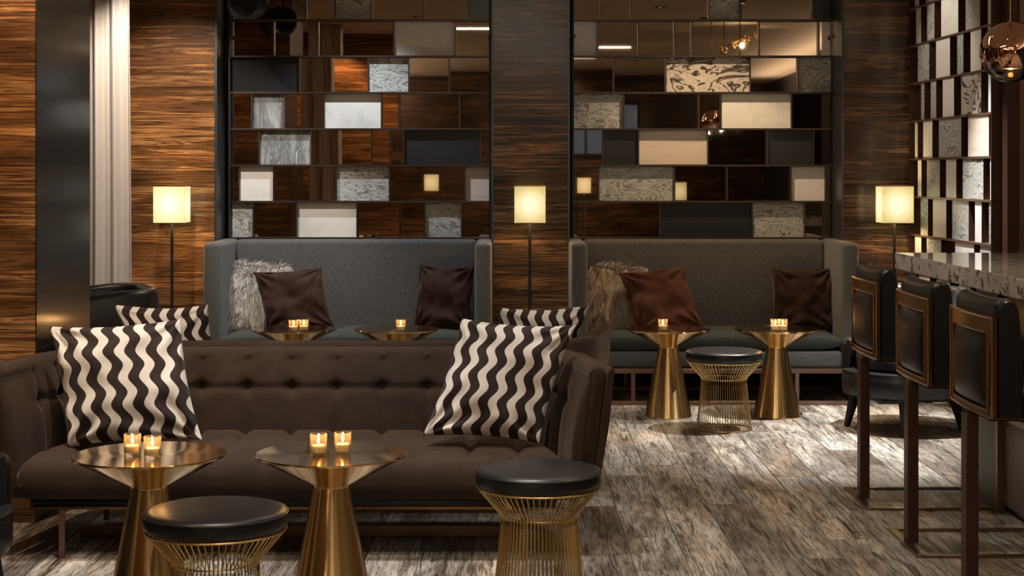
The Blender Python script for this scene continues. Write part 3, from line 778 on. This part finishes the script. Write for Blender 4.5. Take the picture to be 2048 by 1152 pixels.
    for i in range(nx+1):
        u = -1+2*i/nx
        for (y, z, kd) in ps:
            yy = clampf(y, 0, .7); wd = 1.03-.155*(yy/.65)
            eu = max(0, (abs(u)-.965)/.035)
            x = u*wd; sd = abs((x-.095+SP/2) % SP-SP/2)
            b_ = 0
            if kd in ('top', 'nose'):
                dy = abs((y-.16+.18) % .36-.18)
                b_ = .022*(1-math.exp(-(sd/.02)**2))*(1 if y > .12 else clampf(y/.12, .25, 1))+.008*(1-math.exp(-(dy/.02)**2))-.028
            zz = z+b_-(.03*eu*eu if kd != 'f' else 0)
            V.append((x, y+(.012*eu if kd != 'top' else 0), zz))
    for i in range(nx):
        for k in range(m): a, c = i*m+k, i*m+(k+1) % m; Fc.append((a, a+m, c+m, c))
    Fc.append(tuple(range(m))); Fc.append(tuple(range(nx*m, nx*m+m))[::-1])
    mesh('seat', V, Fc, M['velvet'], t, angle=55)
    box('base', (-.99, .99, .04, .72, .188, .226), M['leather'], t, bevel=.006)
    cm = M['copper']
    box('base_trim', (-.985, .985, .030, .042, .184, .194), cm, t)
    for x in (-.868, .868):
        for y in (.03, .70): box('leg', (x-.011, x+.011, y, y+.012, 0, .188), M['rose_metal'], t, bevel=.001, seg=1)
    box('stretcher', (-.9, .9, .40, .42, 0.0, .045), M['rose_metal'], t, bevel=.002, seg=1)
    return t
sofa = make_sofa('long brown tufted velvet sofa nearest the camera, behind two brass tables', (-.82, 6.06, 0), 0)
dup(sofa, 'brown tufted velvet sofa facing away, mostly hidden behind the nearest sofa', (-.73, 7.80, 0), PI)

# ------------------------------------------------------------------ brass tables
def make_table(label, loc):
    t = thing('hourglass_table', label, 'table', loc, 0, 'brass hourglass side tables')
    lathe('foot', [(0, 0), (.141, 0), (.142, .004), (.139, .012), (.060, .408), (.060, .410), (0, .410)], M['brass'], t, 96, 30)
    lathe('top', [(0, .409), (.062, .409), (.0625, .413), (.249, .512), (.251, .516), (.249, .519), (.16, .519), (.08, .519), (.02, .519), (0, .519)], M['brass_top'], t, 96, 25)
    return t
tb = make_table('brass hourglass table at the left front, reflecting the striped cushion', (WX(299, 5.36), 5.36, 0))
TBL = [('brass hourglass table in the middle front, before the sofa seat', WX(663, 5.38), 5.38),
       ('brass hourglass table before the left settee, holding two candles side by side', WX(587, 9.67), 9.67),
       ('brass hourglass table before the left settee, holding a single candle', WX(793, 9.67), 9.67),
       ('brass hourglass table before the right settee, holding a single candle', WX(1336.5, 9.67), 9.67),
       ('brass hourglass table before the right settee, holding two touching candles', WX(1553.5, 9.67), 9.67)]
for lb, x, y in TBL: dup(tb, lb, (x, y, 0), random.uniform(0, 6))
# ------------------------------------------------------------------ candles
def make_candle(label, loc):
    t = thing('votive_candle', label, 'candle', loc, 0, 'votive candles in glass')
    lathe('glass_cup', [(0, 0), (.026, 0), (.0272, .002), (.0285, .072), (.0278, .073), (.0270, .072), (.0258, .012), (0, .010)], M['cup'], t, 32)
    lathe('wax', [(0, .013), (.0235, .013), (.0242, .034), (.021, .036), (0, .0345)], M['wax'], t, 24)
    tube('wick', [(0, 0, .034), (.001, 0, .042)], .0008, M['button'], t, 5)
    lathe('flame', [(0, .040), (.0035, .044), (.0048, .050), (.0034, .058), (.0012, .065), (0, .068)], M['flame'], t, 12, 180)
    l = bpy.data.lights.new('candle_light', 'POINT'); l.energy = .42; l.color = (1, .5, .16); l.shadow_soft_size = .004
    lo = bpy.data.objects.new('candle_light', l); C.objects.link(lo); lo.parent = t; lo.location = (0, 0, .078)
    return t
def cpos(px, py, Ty):            # py = bottom of the cup on a table top
    Y = (H-.519)*F/(py-CY); return (WX(px, Y), Y, .5192)
cn = [('candle in glass, left one of the pair on the left front table', 265, 912), ('candle in glass, right one of the pair on the left front table', 305, 917),
      ('candle in glass, left one of the pair on the middle front table', 637, 911.5), ('candle in glass, right one of the pair on the middle front table', 685.5, 908.5),
      ('small candle in glass, left of the two on the table by the white fur cushion', 587, 665), ('small candle in glass, right of the two on the table by the white fur cushion', 607.5, 664),
      ('small single candle in glass on the table before the left settee', 801.5, 664), ('small single candle in glass on the table by the tan fur cushion', 1326, 663),
      ('small candle in glass, left of the touching two before the right settee', 1550.5, 663), ('small candle in glass, right of the touching two before the right settee', 1565.5, 663)]
c0 = None
for lb, px, py in cn:
    p = cpos(px, py, 0)
    if c0 is None: c0 = make_candle(lb, p)
    else: dup(c0, lb, p)

# ------------------------------------------------------------------ wire stools
def make_stool(label, loc):
    t = thing('wire_stool', label, 'stool', loc, 0, 'gold wire stools with black leather seats')
    lathe('seat_cushion', [(0, .392), (.205, .392), (.2125, .397), (.2145, .410), (.2145, .428), (.2125, .434), (.2135, .437), (.211, .441), (.19, .4465), (.14, .452), (.07, .4545), (0, .455)], M['leather'], t, 72, 50)
    ring('seat_piping', .2140, .435, .0022, M['leather'], t)
    ring('top_ring', .208, .386, .0042, M['brass_wire'], t); ring('waist_ring', .122, .288, .0030, M['brass_wire'], t)
    ring('foot_ring', .154, .005, .005, M['brass_wire'], t)
    pts = [(.209, 0, .386), (.20, 0, .374), (.165, 0, .333), (.131, 0, .295), (.1275, 0, .283), (.128, 0, .265), (.137, 0, .16), (.148, 0, .06), (.155, 0, .006)]
    w0 = tube('wire', pts, .0021, M['brass_wire'], t, 5)
    n = 64
    for i in range(1, n):
        o = w0.copy(); C.objects.link(o); o.parent = t; o.rotation_euler = (0, 0, 2*PI*i/n)
    return t
st = make_stool('round black leather stool on gold wire base at the right front, before the sofa arm', (WX(1077.5, 5.5), 5.5, 0))
dup(st, 'round black leather stool on gold wire base at the left front, between two tables', (WX(431.5, 4.84), 4.84, 0), .03)
dup(st, 'small round black leather stool on gold wire base between the right rear tables', (WX(1448, 9.17), 9.17, 0), .02)

# ------------------------------------------------------------------ leather tub chairs
def make_tub(label, loc, rz, arm=.50, sq=2.0):
    """local: chair faces -y; radius .35"""
    t = thing('tub_chair', label, 'chair', loc, rz, 'black leather tub chairs')
    n = 72; V, Fc = [], []; prof_n = 0
    for i in range(n+1):
        a = math.radians(-52)+math.radians(284)*i/n        # from front right round the back to front left
        th = (a-PI/2)                                        # 0 at the back
        k = clampf((abs(th)-.95)/1.1, 0, 1); k = k*k*(3-2*k)
        top = .80-(.80-arm)*k
        ro, ri = .345, .275
        er = 1-math.sqrt(max(0, 1-(1-min(min(i, n-i)/4, 1))**2))
        sec = [(ro-.03, .19), (ro, .215), (ro+.004, .45), (ro+.006, top-.03), (ro-.006, top-.006), ((ro+ri)/2+.01, top), (ri+.014, top-.008), (ri, top-.03), (ri+.005, .45), (ri, .24)]
        prof_n = len(sec); rm = (ro+ri)/2
        for r, z in sec:
            r = rm+(r-rm)*(1-.7*er); z = z-(.015*er if z > .5 else 0)
            r *= (abs(math.cos(a))**sq+abs(math.sin(a))**sq)**(-1/sq)
            z = min(z, top) if z > .44 else z
            V.append((r*math.cos(a), r*math.sin(a), z))
    m = prof_n
    for i in range(n):
        for q in range(m): x, y = i*m+q, i*m+(q+1) % m; Fc.append((x, x+m, y+m, y))
    Fc.append(tuple(range(m))[::-1]); Fc.append(tuple(range(n*m, n*m+m)))
    mesh('shell', V, Fc, M['leather'], t, angle=60)
    lathe('seat_base', [(0, .19), (.30, .19), (.335, .205), (.342, .23), (.343, .33), (.336, .338), (0, .338)], M['leather'], t, 64, 45)
    lathe('seat_cushion', [(0, .34), (.24, .34), (.268, .352), (.272, .39), (.262, .425), (.22, .442), (.1, .455), (0, .458)], M['leather'], t, 64, 60)
    ring('seam', .3445, .335, .003, M['leather'], t)
    for sx in (-1, 1):
        for sy in (-1, 1):
            bm = bmesh.new(); g = bmesh.ops.create_cube(bm, size=1)
            for v in g['verts']:
                top = v.co.z > 0; s_ = .026 if top else .014; c = .19 if top else .225
                v.co = Vector((sx*c+v.co.x*2*s_, sy*c+v.co.y*2*s_, .195 if top else 0))
            bmesh.ops.bevel(bm, geom=list(bm.edges), offset=.004, segments=2, affect='EDGES')
            from_bm('leg', bm, M['blackmetal'], t)
    box('leg_brace', (-.19, .19, -.02, .02, .165, .192), M['blackmetal'], t, bevel=.004)
    box('leg_brace', (-.02, .02, -.19, .19, .165, .1919), M['blackmetal'], t, bevel=.004)
    return t
ch = make_tub('black leather tub chair with low arms, behind the bar stools at right', (2.22, 9.20, 0), R(-58))
dup(ch, 'black leather tub chair cut off by the left edge of the photo', (-1.985, 5.30, 0), R(75))
make_tub('boxy black leather armchair below the curtain at left, partly behind the striped cushion', (-2.38, 9.20, 0), R(-68), .765, 4.5)

# ------------------------------------------------------------------ bar
def bar():
    t = thing('bar_counter', 'bar counter with thick veined marble top at right', 'bar', (0, 0, 0))
    box('countertop', (1.85, 2.66, 3.2, 7.85, .983, 1.06), M['counter'], t, bevel=.003, seg=1)
    box('front_panel', (2.10, 2.60, 3.25, 6.93, .03, .983), M['greywall'], t)
    box('upper_panel', (2.085, 2.10, 3.25, 6.93, .62, .983), M['wood_dark_shaded'], t)
    box('panel_ledge', (2.082, 2.10, 3.25, 7.26, .40, .425), M['rose_metal'], t)
    box('end_pier', (2.085, 2.60, 6.955, 7.28, 0, .983), M['greywall'], t)
    box('trim_strip', (2.070, 2.104, 6.93, 6.955, 0, .983), M['rose_metal'], t)
    box('plinth', (2.12, 2.58, 3.27, 6.93, 0, .03), M['blackmetal'], t)
bar()
def make_barstool(label, y):
    t = thing('bar_stool', label, 'bar stool', (1.546, y, 0), 0, 'bar stools along the counter')
    # local: back plate outer face at x=0, faces -x; seat towards +x; width along y +-.25
    z0, z1, hw = .65, .975, .25
    bow = lambda y_: .014*(y_/hw)**2           # back plate curves gently round the sitter
    def strip(name, ya, yb, za, zb_, x0, x1, mat, par=None, n=16, curved=True, bev=0):
        V, Fc = [], []
        for i in range(n+1):
            yy = ya+(yb-ya)*i/n; o = bow(yy) if curved else 0
            V += [(x0+o, yy, za), (x1+o, yy, za), (x1+o, yy, zb_), (x0+o, yy, zb_)]
        for i in range(n):
            for k in range(4): a, b_ = i*4+k, i*4+(k+1) % 4; Fc.append((a, b_, b_+4, a+4))
        Fc.append((3, 2, 1, 0)); Fc.append((n*4, n*4+1, n*4+2, n*4+3))
        return mesh(name, V, Fc, mat, par or t, angle=30)
    cp = M['copper']
    fr = strip('frame_top', -hw, hw, z1-.052, z1, 0, .012, cp)
    strip('frame_bottom', -hw, hw, z0, z0+.02, 0, .012, cp); strip('frame_side', -hw, -hw+.045, z0+.02, z1-.052, 0, .012, cp, n=3); strip('frame_side', hw-.045, hw, z0+.02, z1-.052, 0, .012, cp, n=3)
    # thin raised edge round the frame
    bm = bmesh.new()
    for zz in (z0, z1): tube_bm(bm, [(-.002+bow(-hw+2*hw*i/16), -hw+2*hw*i/16, zz) for i in range(17)], .0045, 6)
    for yy in (-hw, hw): tube_bm(bm, [(-.002+bow(yy), yy, z0), (-.002+bow(yy), yy, z1)], .0045, 6)
    for zz in (z0+.02, z1-.052): tube_bm(bm, [(-.001+bow(yy), yy, zz) for yy in [(-hw+.045)+(2*hw-.09)*i/14 for i in range(15)]], .003, 6)
    for yy in (-hw+.045, hw-.045): tube_bm(bm, [(-.001+bow(yy), yy, z0+.02), (-.001+bow(yy), yy, z1-.052)], .003, 6)
    from_bm('frame_edge', bm, M['edge_highlight'], t)
    strip('floor_plate', -hw, hw, z0-.006, z0, 0, .10, cp)
    # leather inset, puffed outwards
    V, Fc = [], []; nu, nv = 20, 16
    for j in range(nv+1):
        for i in range(nu+1):
            u, v = -1+2*i/nu, -1+2*j/nv; yy = u*(hw-.047); zz = (z0+.022+z1-.054)/2+v*(z1-z0-.076)/2
            V.append((.008-.022*((1-u**4)*(1-v**4))**.6+bow(yy), yy, zz))
    for j in range(nv):
        for i in range(nu): a = j*(nu+1)+i; Fc.append((a, a+nu+1, a+nu+2, a+1))
    mesh('back_inset', V, Fc, M['leather'], t, angle=180)
    # thick leather back pad, bulging above the frame
    V, Fc = [], []; ny, sec = 28, []
    for k in range(13):
        a = PI*k/12; sec.append((.052-.040*math.cos(a)*1.0, .985+.045*math.sin(a)))
    sec = [(.012, z0+.001)]+[(.012, .80)]+sec+[(.100, .90), (.108, .80), (.104, z0+.001)]
    m = len(sec)
    for i in range(ny+1):
        yy = -hw+2*hw*i/ny; e = min(i, ny-i)/1.5; er = 1-math.sqrt(max(0, 1-(1-min(e, 1))**2))
        for x, z in sec:
            xc = .058; V.append((xc+(x-xc)*(1-.2*er)+bow(yy), yy, z-(.012*er if z > .95 else 0)+(.008*(yy/hw)**2 if z > .95 else 0)))
    for i in range(ny):
        for k in range(m): a, b_ = i*m+k, i*m+(k+1) % m; Fc.append((a, b_, b_+m, a+m))
    Fc.append(tuple(range(m))[::-1]); Fc.append(tuple(range(ny*m, ny*m+m)))
    mesh('back_pad', V, Fc, M['leather'], t, angle=50)
    # seat
    box('seat', (.11, .50, -.22, .22, .655, .735), M['leather'], t, bevel=.025, seg=4)
    box('seat_plate', (.02, .48, -.20, .20, .632, .644), M['wine_metal'], t)
    w_ = M['wine_metal']
    box('post', (-.012, .030, -.032, .032, .012, .632), w_, t, bevel=.002, seg=1)
    br = M['runner']
    box('base_bar', (-.028, .004, -.235, .235, 0, .012), br, t, bevel=.001, seg=1)
    for yy in (-.235, .217): box('base_runner', (.004, .52, yy, yy+.018, 0, .012), br, t, bevel=.001, seg=1)
    return t
bs = make_barstool('bar stool farthest from the camera, black leather back in a brass frame', 7.19)
dup(bs, 'middle bar stool of three, black leather back in a brass frame', (1.546, 6.33, 0))
dup(bs, 'bar stool nearest the camera, black leather back in a brass frame', (1.546, 5.52, 0))

# ------------------------------------------------------------------ pendants
def make_pendant(label, loc):
    t = thing('globe_pendant', label, 'pendant lamp', loc, 0, 'copper globe pendants over the bar')
    R_ = .1265; pr = [(R_*math.sin(PI*k/32), -R_*math.cos(PI*k/32)) for k in range(33)]; pr[0] = (0, -R_); pr[-1] = (0, R_)
    lathe('globe', pr, M['globe'], t, 64, 180)
    lathe('socket', [(0, .03), (.018, .03), (.02, .10), (.02, .126), (0, .126)], M['copper'], t, 20)
    l = bpy.data.lights.new('pendant_light', 'POINT'); l.energy = 2.0; l.color = (1, .8, .55); l.shadow_soft_size = .01
    lo = bpy.data.objects.new('pendant_light', l); C.objects.link(lo); lo.parent = t; lo.location = (0, 0, -.085)
    lathe('reflector', [(.005, -.005), (.036, -.070), (.038, -.070), (.009, -.002)], M['copper'], t, 32)
    bm = bmesh.new(); bmesh.ops.create_uvsphere(bm, u_segments=14, v_segments=10, radius=.012); from_bm('bulb', bm, M['bulb'], t, loc=(0, 0, -.062))
    tube('rod', [(0, 0, .12), (0, 0, ZC-loc[2]-.02)], .006, M['copper'], t, 10)
    lathe('ceiling_rose', [(0, ZC-loc[2]-.025), (.05, ZC-loc[2]-.02), (.05, ZC-loc[2]-.001), (0, ZC-loc[2]-.001)], M['copper'], t, 24)
    return t
pd = make_pendant('shiny copper globe pendant hanging over the bar', (WX(2021, 6.8), 6.8, WZ(104, 6.8)))
dup(pd, 'copper globe pendant nearer the camera, seen only in the mirror tiles', (2.08, 5.7, WZ(104, 6.8)))
dup(pd, 'copper globe pendant nearest the camera, seen only in the mirror tiles', (2.08, 4.6, WZ(104, 6.8)))

def cluster_lamp():
    t = thing('cluster_chandelier', 'chandelier of gold ball clusters, seen only in the upper mirror tiles', 'chandelier', (2.5, 3.8, ZC))
    tube('bar', [(.22, 0, -.075), (-.22, 0, -.275)], .008, M['copper'], t, 8)
    tube('stem', [(.0, 0, 0), (.0, 0, -.17)], .008, M['copper'], t, 8)
    bm = bmesh.new(); rnd = random.Random(3)
    for k in range(26):
        v = Vector((rnd.gauss(0, 1), rnd.gauss(0, 1), rnd.gauss(0, 1))).normalized()*.042
        bmesh.ops.create_icosphere(bm, subdivisions=2, radius=.015, matrix=Matrix.Translation(v))
    g = from_bm('gold_cluster', bm, M['brass_wire'], t, loc=(.2, 0, -.12)); g['kind'] = 'stuff'
    for i, x in enumerate((.07, -.06, -.19)):
        c = g.copy(); C.objects.link(c); c.parent = t; c.location = (x, 0, -.12-.059*(i+1)); c.rotation_euler = (i, i*2, 1)
    l = bpy.data.lights.new('chandelier_light', 'POINT'); l.energy = 5; l.color = (1, .8, .5); l.shadow_soft_size = .02
    lo = bpy.data.objects.new('chandelier_light', l); C.objects.link(lo); lo.parent = t; lo.location = (0, .12, -.25)
cluster_lamp()

# ------------------------------------------------------------------ loudspeaker top left, ceiling fixtures
def speaker():
    x, y, z = WX(486, 10.2), 10.2, WZ(6, 10.2)
    t = thing('wall_speaker', 'round black loudspeaker hanging in the upper left corner of the screen', 'speaker', (x, y, z))
    rot = (R(90), 0, R(-28))
    lathe('body', [(0, -.07), (.085, -.07), (.105, -.05), (.12, 0), (.118, .06), (.11, .068), (0, .068)], M['blackmetal'], t, 40, rot=rot, loc=(.045, .03, .02))
    lathe('front_ring', [(.10, .066), (.124, .066), (.126, .09), (.112, .092), (.10, .08)], M['charcoal'], t, 40, rot=rot, loc=(.045, .03, .02))
    lathe('grille', [(0, .088), (.06, .086), (.108, .078), (.108, .07), (0, .07)], M['charcoal'], t, 40, rot=rot, loc=(.045, .03, .02))
    tube('bracket', [(.06, .05, .10), (.06, .05, ZC-z)], .012, M['blackmetal'], t, 10)
speaker()
def fixture(x, y, label):
    t = thing('ceiling_downlight', label, 'ceiling light', (x, y, ZC), 0, 'round recessed ceiling downlights')
    lathe('rim', [(.045, -.001), (.062, -.001), (.06, -.008), (.046, -.01)], M['bronze'], t, 24)
    lathe('lens', [(0, -.002), (.045, -.002), (.045, -.0005), (0, -.0005)], M['fixture'], t, 20)
    return t
f0 = None
for i, s in enumerate(SPOTS):
    if f0 is None: f0 = fixture(s[0], s[1], 'round recessed downlight in the beige ceiling'); continue
    dup(f0, 'round recessed downlight in the beige ceiling', (s[0], s[1], ZC))
